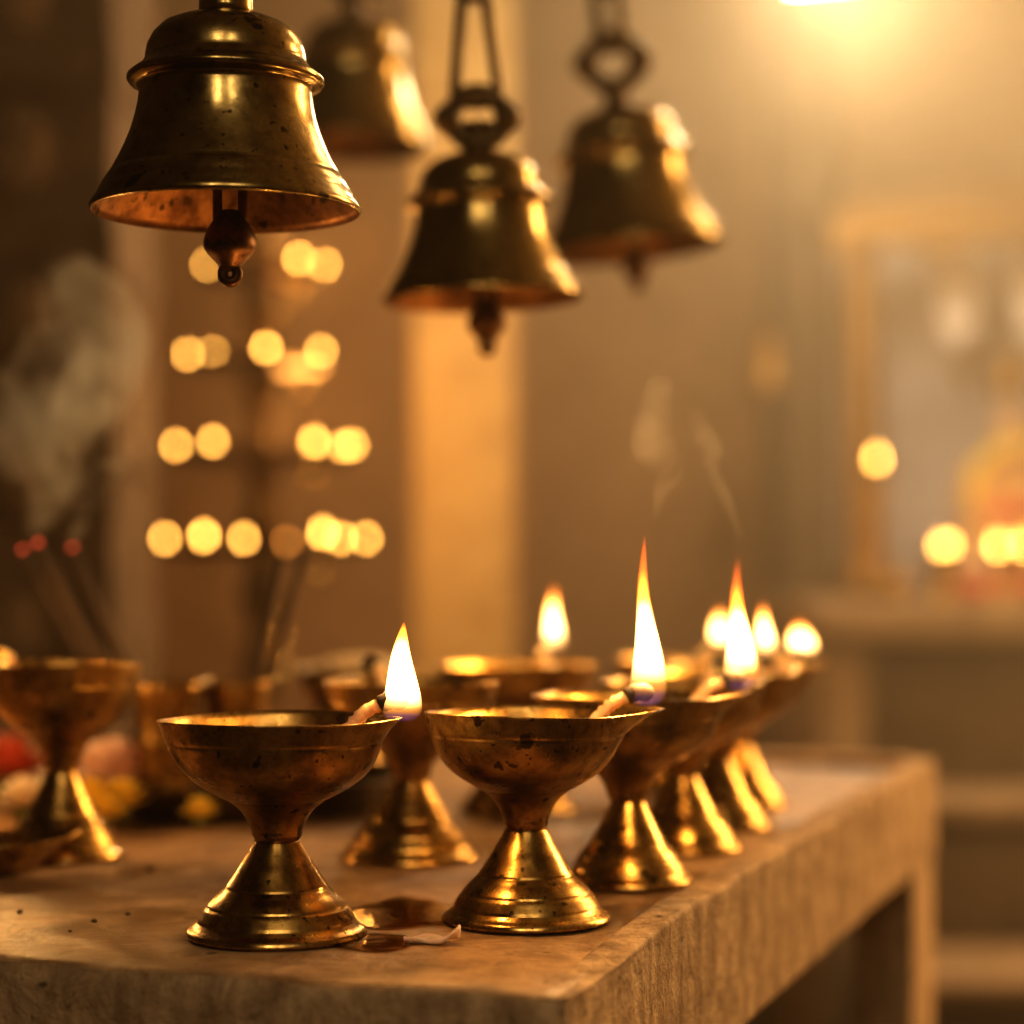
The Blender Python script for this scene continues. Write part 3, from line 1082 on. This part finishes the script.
flake()
rs = random.Random(11)
for lab, px, py, r in (('dark crumb on bare stone at the left', 20, 915, 0.0016), ('reddish crumb left of the front edge lamp', 94, 924, 0.0015),
                       ('dark flat crumb midway left of the front edge lamp', 128, 917, 0.0014), ('tiny crumb nearest the front stone edge', 70, 934, 0.0010),
                       ('dark crumb on stone behind the front edge lamp foot', 150, 872, 0.0018)):
    bmx = bmesh.new()
    bmesh.ops.create_icosphere(bmx, subdivisions=2, radius=r)
    for v in bmx.verts:
        v.co += noise.noise_vector(v.co * 900 + Vector((px, 0, 0))) * r * 0.35
        v.co.z *= 0.6
    o = bm_obj('crumb', bmx, M_CRUMB)
    o.location = on_table(px, py) + Vector((0, 0, r * 0.5))
    tag(o, lab, 'crumb', 'crumbs on the stone table')

# ---------------------------------------------------------------- tiered lamp stand in the background
LY = 3.05
lx = at(262, 0, LY).x
stand = empty('tiered_lamp_stand', (lx, LY, 0), 'tall brass lamp tower with four rings of small flames, far back left', 'lamp stand')
lathe('base', [(0.0, 0.0), (0.20, 0.0), (0.21, 0.02), (0.19, 0.05), (0.13, 0.08), (0.07, 0.12), (0.045, 0.18), (0.0, 0.19)], M_STAND, stand, 48)
zt_ = [at(0, y, LY).z for y in (534, 441, 348, 262)]
col_pr = [(0.0, 0.18)]
z = 0.18
while z < zt_[3] + 0.02:
    col_pr += [(0.018, z), (0.026, z + 0.03), (0.032, z + 0.04), (0.026, z + 0.05), (0.017, z + 0.07)]
    z += 0.10
col_pr += [(0.022, z), (0.03, z + 0.03), (0.012, z + 0.08), (0.0, z + 0.10)]
lathe('column', col_pr, M_STAND, stand, 28)
FLM = [[(165, 534, 1), (204, 532, 1.5), (244, 534, 1), (287, 536, 0.5), (323, 529, 1.5), (341, 534, 1), (366, 534, 1)],
       [(176, 441, 1), (213, 437, 1), (314, 438, 1.4), (343, 442, 0.8), (352, 441, 1.1)],
       [(188, 350, 1), (213, 349, 1), (266, 344, 1.3), (321, 347, 1)],
       [(207, 262, 1), (299, 255, 1.2), (325, 261, 1)]]
M_FLAMEFAR_DIM = emit_mat('far_flame_dim', (1.0, 0.36, 0.06), 13.0)
TIER_R = [0.155, 0.140, 0.105, 0.095]
for ti, (zz, R_) in enumerate(zip(zt_, TIER_R)):
    zz0 = zz - 0.016
    tier = lathe('tier', [(0.0, zz0 - 0.016), (0.03, zz0 - 0.016), (R_ * 0.8, zz0 - 0.012), (R_ * 0.97, zz0 - 0.006), (R_, zz0), (R_ * 0.97, zz0), (R_ * 0.8, zz0 - 0.004),
                          (0.0, zz0 - 0.006)], M_STAND, stand, 48)
    for k, (px, py, s) in enumerate(FLM[ti]):
        X = (px - HX) * LY / F - lx
        q = R_ - 0.012
        dy = -math.sqrt(max(0.0, q * q - X * X))
        X = (px - HX) * (LY + dy) / F - lx
        zf = CZ - (py - HY) * (LY + dy) / F - 0.008
        lathe('oil_cup', [(0.0, 0.0), (0.006, 0.0), (0.011, 0.006), (0.012, 0.009), (0.010, 0.0085), (0.0, 0.005)], M_STAND, tier, 16, None, (X, dy, zf - 0.012))
        w = 0.0085 * math.sqrt(s)
        pr = flame_profile(0.0125 * math.sqrt(s), w)
        pr[0] = (0.0, 0.0)
        pr[-1] = (0.0, pr[-1][1])
        v, f = lathe_geo(pr, 12, None, (X, dy, zf - 0.003))
        mesh_obj('flame', v, f, M_FLAMEFAR if s >= 0.8 else M_FLAMEFAR_DIM, tier)
M_DROP = plain('polished_drop', (0.95, 0.72, 0.30), 0.07, 1.0, 0.05, 20)
# polished drops added under the tiers to give dim reflected glints
for px, py in ((297, 293), (304, 383), (312, 475), (205, 572), (318, 571), (281, 638), (281, 669)):
    pp = at(px, py, LY)
    bead_z = pp.z
    top_z = min([t_ for t_ in zt_ if t_ > bead_z + 0.005] + [bead_z + 0.08]) - 0.028
    geo = [lathe_geo([(0, -0.012), (0.007, -0.0095), (0.012, 0), (0.0085, 0.0085), (0.003, 0.012), (0, 0.0125)], 16, None, (pp.x - lx, -0.03, bead_z)),
           tube_geo([(pp.x - lx, -0.03, bead_z + 0.011), (pp.x - lx, -0.03, max(top_z, bead_z + 0.02))], 0.0015, 6)]
    v, f = join_geo(geo)
    mesh_obj('glint_drop', v, f, M_DROP, stand)

for zz in (zt_[1], zt_[3]):
    point_light((lx + 0.02, LY - 0.20, zz + 0.03), 0.5, (1.0, 0.48, 0.13), 0.05)
    point_light((lx + 0.05, LY + 0.22, zz + 0.03), 3.8, (1.0, 0.42, 0.09), 0.05)

# ---------------------------------------------------------------- altar and shrine
AZ = 0.905
altar = empty('stone_altar', (1.3, 4.0, 0), 'long stone altar ledge carrying the shrine, far back right', 'altar')


def abox(name, lo, hi, mat, bev=0.01):
    box(name, (lo[0] - 1.3, lo[1] - 4.0, lo[2]), (hi[0] - 1.3, hi[1] - 4.0, hi[2]), mat, altar, bev, 2)


abox('ledge', (0.495, 3.48, AZ - 0.065), (2.2, 4.45, AZ), M_ALTAR)
abox('end_post', (0.505, 3.52, 0.0), (0.59, 4.4, AZ - 0.065), M_ALTAR)
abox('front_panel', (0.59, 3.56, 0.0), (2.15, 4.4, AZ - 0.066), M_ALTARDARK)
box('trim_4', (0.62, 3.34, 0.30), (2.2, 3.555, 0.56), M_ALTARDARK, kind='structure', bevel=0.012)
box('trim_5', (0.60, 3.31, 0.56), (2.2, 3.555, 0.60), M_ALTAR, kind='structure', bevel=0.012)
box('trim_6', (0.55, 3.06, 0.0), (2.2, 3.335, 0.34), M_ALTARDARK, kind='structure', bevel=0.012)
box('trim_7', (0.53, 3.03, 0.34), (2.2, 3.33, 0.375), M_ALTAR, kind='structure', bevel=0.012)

SY = 4.0
shrine = empty('shrine_frame', at(985, 590, SY), 'gilt shrine frame with turned posts and blue-grey cloth backing', 'shrine')
sz0 = AZ
shrine.location = (at(985, 0, SY).x, SY, AZ)
px0 = at(860, 0, SY).x - shrine.location.x
for s in (px0, px0 + 0.52):
    pr = [(0.0, 0.0), (0.045, 0.0), (0.045, 0.03), (0.032, 0.05)]
    for i in range(9):
        zz = 0.05 + i * 0.065
        pr += [(0.028, zz + 0.005), (0.033, zz + 0.03), (0.028, zz + 0.055)]
    pr += [(0.036, 0.645), (0.042, 0.66), (0.042, 0.69), (0.0, 0.69)]
    lathe('post', pr, M_GILT, shrine, 28, None, (s, 0, 0))
# arched lintel
n = 24
geo = []
for k in range(n + 1):
    a = PI * k / n
vsl, fsl = [], []
for k in range(n + 1):
    u = k / n
    x = px0 - 0.05 + (0.62) * u
    top = 0.715 + 0.04 * math.sin(PI * u)
    bot = 0.655 + 0.05 * abs(math.sin(PI * u * 3)) * 0.6 - 0.02
    for yy in (-0.03, 0.03):
        vsl += [Vector((x, yy, bot)), Vector((x, yy, top))]
for k in range(n):
    a = k * 4
    fsl += [(a, a + 1, a + 5, a + 4), (a + 2, a + 3, a + 7, a + 6), (a + 1, a + 3, a + 7, a + 5), (a, a + 2, a + 6, a + 4)]
fsl += [(0, 1, 3, 2), (n * 4, n * 4 + 1, n * 4 + 3, n * 4 + 2)]
mesh_obj('lintel', vsl, fsl, M_GILT, shrine, False)
# cloth backing with soft pleats
vs, fs = [], []
nx_, nz_ = 50, 10
for i in range(nx_ + 1):
    for j in range(nz_ + 1):
        x = px0 + 0.52 * i / nx_
        vs.append(Vector((x, 0.275 + 0.010 * math.sin(i * 1.1), 0.70 * j / nz_)))
for i in range(nx_):
    for j in range(nz_):
        a = i * (nz_ + 1) + j
        fs.append((a, a + 1, a + nz_ + 2, a + nz_ + 1))
mesh_obj('cloth_backing', vs, fs, M_CLOTHBLUE, shrine)
for s, wdt in ((0.21, 0.10), (0.36, 0.10)):
    vs, fs = [], []
    for i in range(13):
        for j in range(9):
            u, t_ = i / 12 - 0.5, j / 8
            vs.append(Vector((px0 + s + u * wdt * (1 - 0.3 * t_), 0.13 + 0.012 * math.sin(i * 1.6), 0.655 - 0.17 * t_ * (1 - 1.2 * u * u))))
    for i in range(12):
        for j in range(8):
            a = i * 9 + j
            fs.append((a, a + 1, a + 10, a + 9))
    mesh_obj('white_swag', vs, fs, M_CLOTHWHITE, shrine)

# seated garlanded idol: one skinned body
idol = empty('garlanded_idol', (at(1012, 0, 4.05).x, 4.06, AZ), 'seated temple statue in orange robe and flower garland inside the shrine', 'statue')


def skin_body(name, verts, edges, radii, mat, parent, sub=2):
    me = bpy.data.meshes.new(name)
    me.from_pydata(verts, edges, [])
    o = bpy.data.objects.new(name, me)
    COL.objects.link(o)
    o.parent = parent
    sk = o.modifiers.new('skin', 'SKIN')
    me.skin_vertices.new() if not me.skin_vertices else None
    for i, r in enumerate(radii):
        me.skin_vertices[0].data[i].radius = (r, r)
    me.skin_vertices[0].data[0].use_root = True
    sb_ = o.modifiers.new('sub', 'SUBSURF')
    sb_.levels = sub
    sb_.render_levels = sub
    me.materials.append(mat)
    return o


bv = [(0, 0, 0.09), (0, 0, 0.16), (0, 0, 0.24), (0, 0, 0.285), (0, -0.005, 0.33), (0, -0.005, 0.37),
      (0.07, 0, 0.235), (0.095, -0.02, 0.17), (0.06, -0.07, 0.14), (-0.07, 0, 0.235), (-0.095, -0.02, 0.17), (-0.06, -0.07, 0.14),
      (0.07, -0.02, 0.075), (0.13, -0.07, 0.06), (0.03, -0.12, 0.055), (-0.07, -0.02, 0.075), (-0.13, -0.07, 0.06), (-0.03, -0.12, 0.05)]
be = [(0, 1), (1, 2), (2, 3), (3, 4), (4, 5), (2, 6), (6, 7), (7, 8), (2, 9), (9, 10), (10, 11), (0, 12), (12, 13), (13, 14), (0, 15), (15, 16), (16, 17)]
brd = [0.065, 0.055, 0.06, 0.026, 0.042, 0.034, 0.03, 0.024, 0.018, 0.03, 0.024, 0.018, 0.05, 0.042, 0.026, 0.05, 0.042, 0.026]
skin_body('body', bv, be, brd, M_IDOL, idol)
lathe('plinth', [(0.0, 0.0), (0.17, 0.0), (0.175, 0.012), (0.15, 0.02), (0.15, 0.035), (0.17, 0.042), (0.0, 0.045)], M_GILT, idol, 40)
lathe('robe', [(0.155, 0.046), (0.15, 0.07), (0.12, 0.11), (0.085, 0.14), (0.078, 0.18), (0.08, 0.23), (0.05, 0.262), (0.048, 0.258), (0.074, 0.225), (0.07, 0.18), (0.076, 0.14)], M_ROBE, idol, 40,
      lambda th, r, z, i: Vector((r * math.cos(th) * (1 + 0.04 * math.sin(9 * th)), r * 0.8 * math.sin(th) * (1 + 0.04 * math.sin(9 * th)) - 0.015, z)))
lathe('crown', [(0.038, 0.385), (0.043, 0.39), (0.036, 0.41), (0.026, 0.44), (0.014, 0.47), (0.0, 0.485)], M_GILT, idol, 24)
lathe('sash', [(0.082, 0.125), (0.088, 0.13), (0.092, 0.15), (0.084, 0.155)], M_CLOTHRED, idol, 32,
      lambda th, r, z, i: Vector((r * math.cos(th), r * 0.85 * math.sin(th) - 0.015, z - 0.02 * math.sin(th))))
gp = [Vector((0.085 * math.sin(a) * (1 if True else 1), -0.075 - 0.02 * math.cos(a * 0.5), 0.20 - 0.085 * math.cos(a) * 1.0)) for a in [2 * PI * i / 26 for i in range(26)]]
geo = [lathe_geo([(0, -0.013), (0.010, -0.008), (0.014, 0), (0.010, 0.008), (0, 0.013)], 8, None, p_) for p_ in gp]
v, f = join_geo(geo)
mesh_obj('garland', v, f, M_MARI_Y, idol)
# red offering cloth in front of the idol
rc = box('folded_red_cloth', (-0.11, -0.05, 0.0), (0.09, 0.05, 0.035), M_CLOTHRED, None, 0.012, 3)
rc.location = (at(1026, 0, 3.8).x, 3.82, AZ)
tag(rc, 'folded red cloth laid before the seated statue', 'cloth')


def altar_lamp(label, px, py, Y, s=1.0):
    root = empty('altar_lamp', (at(px, 0, Y).x, Y, AZ), label, 'lamp', 'small lit lamps on the altar')
    h = at(px, py, Y).z - AZ - 0.012
    lathe('stem', [(0.0, 0.0), (0.03, 0.0), (0.031, 0.004), (0.018, 0.012), (0.008, 0.03), (0.007, h * 0.6), (0.012, h - 0.022), (0.0, h - 0.02)], M_GILT, root, 24)
    lathe('oil_cup', [(0.0, h - 0.022), (0.012, h - 0.02), (0.024, h - 0.010), (0.026, h), (0.023, h - 0.001), (0.0, h - 0.010)], M_GILT, root, 24)
    pr = flame_profile(0.026 * s, 0.012 * s)
    pr[0] = (0.0, 0.0)
    pr[-1] = (0.0, pr[-1][1])
    v, f = lathe_geo(pr, 12, None, (0, 0, h - 0.002))
    mesh_obj('flame', v, f, M_FLAMEFAR, root)
    point_light((at(px, 0, Y).x, Y - 0.05, at(px, py, Y).z + 0.02), 0.14, (1.0, 0.5, 0.15), 0.02)


altar_lamp('tall-stemmed altar lamp before the gilt shrine post', 877, 457, 3.72)
altar_lamp('altar lamp with single flame, second from left on the ledge', 941, 543, 3.66, 0.85)
altar_lamp('altar lamp just touching the second, slightly right of it', 949, 542, 3.84, 0.85)
altar_lamp('altar lamp before the folded red cloth', 998, 543, 3.66)
altar_lamp('altar lamp cut by the right frame edge', 1024, 542, 3.7)
kn = lathe('brass_water_pot', [(0.0, 0.0), (0.024, 0.0), (0.03, 0.004), (0.038, 0.016), (0.036, 0.03), (0.022, 0.04), (0.02, 0.046), (0.028, 0.052), (0.025, 0.052), (0.016, 0.045), (0.0, 0.02)],
           M_GILT, None, 32)
kn.location = (at(892, 0, 3.62).x, 3.62, AZ)
tag(kn, 'small round brass water pot on the altar ledge', 'pot')

# ---------------------------------------------------------------- hanging lamp, top right
HLY = 3.25
hl = at(846, -58, HLY)
lamp = empty('hanging_tube_lamp', hl, 'glaring bright tube lamp hanging at the top right', 'lamp')
R15 = Matrix.Rotation(math.radians(-5), 4, 'Y')
box('diffuser', (-0.06, -0.25, 0.0), (0.075, 0.25, 0.05), M_LAMPGLOW, lamp, 0.012, 3, R15)
box('housing', (-0.07, -0.26, 0.045), (0.085, 0.26, 0.085), M_IRON, lamp, 0.008, 2, R15)
tube('suspension_rod', [(0, 0, 0.08), (0, 0, ZC - hl.z)], 0.006, M_IRON, lamp, 8)


def area(name, loc, target, size, sy, power, color):
    ld = bpy.data.lights.new(name, 'AREA')
    ld.shape = 'RECTANGLE'
    ld.size = size
    ld.size_y = sy
    ld.energy = power
    ld.color = color
    o = bpy.data.objects.new(name, ld)
    COL.objects.link(o)
    o.location = loc
    d = Vector(target) - Vector(loc)
    o.rotation_euler = d.to_track_quat('-Z', 'Y').to_euler()
    return o


area('key_light', (1.15, 3.0, 2.55), (0.3, 2.2, 0.9), 0.5, 0.5, 16, (1.0, 0.57, 0.22))
area('side_window_light', (1.95, 2.5, 1.75), (0.1, 1.2, 0.95), 0.42, 1.2, 84, (1.0, 0.57, 0.21))
ld = bpy.data.lights.new('lamp_light', 'POINT')
ld.energy = 8.5
ld.color = (1.0, 0.68, 0.38)
ld.shadow_soft_size = 0.1
o = bpy.data.objects.new('lamp_light', ld)
COL.objects.link(o)
o.location = hl + Vector((0.01, 0.05, -0.13))
area('front_fill_light', (-0.30, -1.3, 2.55), (0, 1.1, 1.1), 0.22, 1.0, 13, (1.0, 0.78, 0.48))  # unseen front fill added behind the camera for highlights on the brass
area('front_fill_light', (0.50, -1.3, 2.55), (0, 1.1, 1.1), 0.18, 1.0, 11, (1.0, 0.78, 0.48))


# ---------------------------------------------------------------- smoke
def wisp(label, pts, rads, mat):
    path = catmull(pts, 6)
    rr = [v.x for v in catmull([(r, 0) for r in rads], 6)]
    o = tube('smoke_wisp', path, [max(0.0005, x) for x in rr], mat, None, 16)
    tag(o, label, 'smoke', kind='stuff')


wisp('thick grey smoke curling up from the glowing incense at the left', [at(30, 540, 1.40), at(52, 480, 1.41), at(28, 430, 1.42), at(70, 380, 1.43), at(92, 330, 1.44), at(60, 270, 1.45)],
     [0.004, 0.02, 0.034, 0.042, 0.04, 0.02], M_SMOKE)
wisp('pale smoke strand from the most upright glowing stick', [at(72, 543, 1.41), at(92, 490, 1.36), at(100, 450, 1.33), at(84, 400, 1.32), at(100, 350, 1.31)], [0.003, 0.010, 0.022, 0.02, 0.012], M_SMOKE)
wisp('thin smoke trace rising above the very tall flame', [at(655, 520, 0.98), at(661, 490, 0.98), at(668, 470, 0.985), at(655, 440, 0.99), at(660, 380, 1.0)], [0.001, 0.004, 0.008, 0.012, 0.006], M_SMOKETHIN)
wisp('small curl of smoke right of the tall flame', [at(740, 540, 1.1), at(728, 500, 1.1), at(712, 470, 1.1), at(714, 446, 1.1), at(700, 430, 1.1), at(690, 390, 1.1)], [0.001, 0.003, 0.004, 0.005, 0.006, 0.003], M_SMOKETHIN)

# ---------------------------------------------------------------- hazy air
w = bpy.data.worlds.new('hazy_air')
SC.world = w
w.use_nodes = True
nt = w.node_tree
nt.nodes.clear()
wo = nt.nodes.new('ShaderNodeOutputWorld')
bg = nt.nodes.new('ShaderNodeBackground')
bg.inputs['Color'].default_value = (0.02, 0.013, 0.008, 1)
bg.inputs['Strength'].default_value = 1.0
nt.links.new(bg.outputs[0], wo.inputs['Surface'])
vs_ = nt.nodes.new('ShaderNodeVolumeScatter')
vs_.inputs['Color'].default_value = (1.0, 0.82, 0.58, 1)
geo_n = nt.nodes.new('ShaderNodeNewGeometry')
dot_n = nt.nodes.new('ShaderNodeVectorMath')
dot_n.operation = 'DOT_PRODUCT'
nt.links.new(geo_n.outputs['Position'], dot_n.inputs[0])
dot_n.inputs[1].default_value = (0.55, 0.22, 0.8)
mr = nt.nodes.new('ShaderNodeMapRange')
mr.interpolation_type = 'SMOOTHSTEP'
mr.inputs['From Min'].default_value = 0.85
mr.inputs['From Max'].default_value = 2.9
mr.inputs['To Min'].default_value = 0.012
mr.inputs['To Max'].default_value = 0.25
nt.links.new(dot_n.outputs['Value'], mr.inputs['Value'])
nt.links.new(mr.outputs['Result'], vs_.inputs['Density'])
w.cycles.volume_step_size = 0.25
vs_.inputs['Anisotropy'].default_value = 0.35
nt.links.new(vs_.outputs[0], wo.inputs['Volume'])

# ---------------------------------------------------------------- camera
cd = bpy.data.cameras.new('camera')
cam = bpy.data.objects.new('camera', cd)
COL.objects.link(cam)
cam.location = (0, 0, CZ)
cam.rotation_euler = (PI / 2, 0, 0)
cd.sensor_width = 36
cd.sensor_fit = 'HORIZONTAL'
cd.lens = F / 1024 * 36
cd.shift_y = (HY - 512) / 1024
cd.clip_start = 0.05
cd.dof.use_dof = True
cd.dof.focus_distance = 0.93
cd.dof.aperture_fstop = 3.3
SC.camera = cam

SC.view_settings.view_transform = 'Standard'
SC.view_settings.look = 'Medium High Contrast'
SC.view_settings.exposure = 0.0
try:
    SC.cycles.use_denoising = True
    SC.cycles.denoiser = 'OPENIMAGEDENOISE'
    SC.cycles.sample_clamp_indirect = 6.0
    SC.cycles.volume_step_rate = 1.0
    SC.cycles.max_bounces = 8
    SC.cycles.transparent_max_bounces = 24
except Exception:
    pass
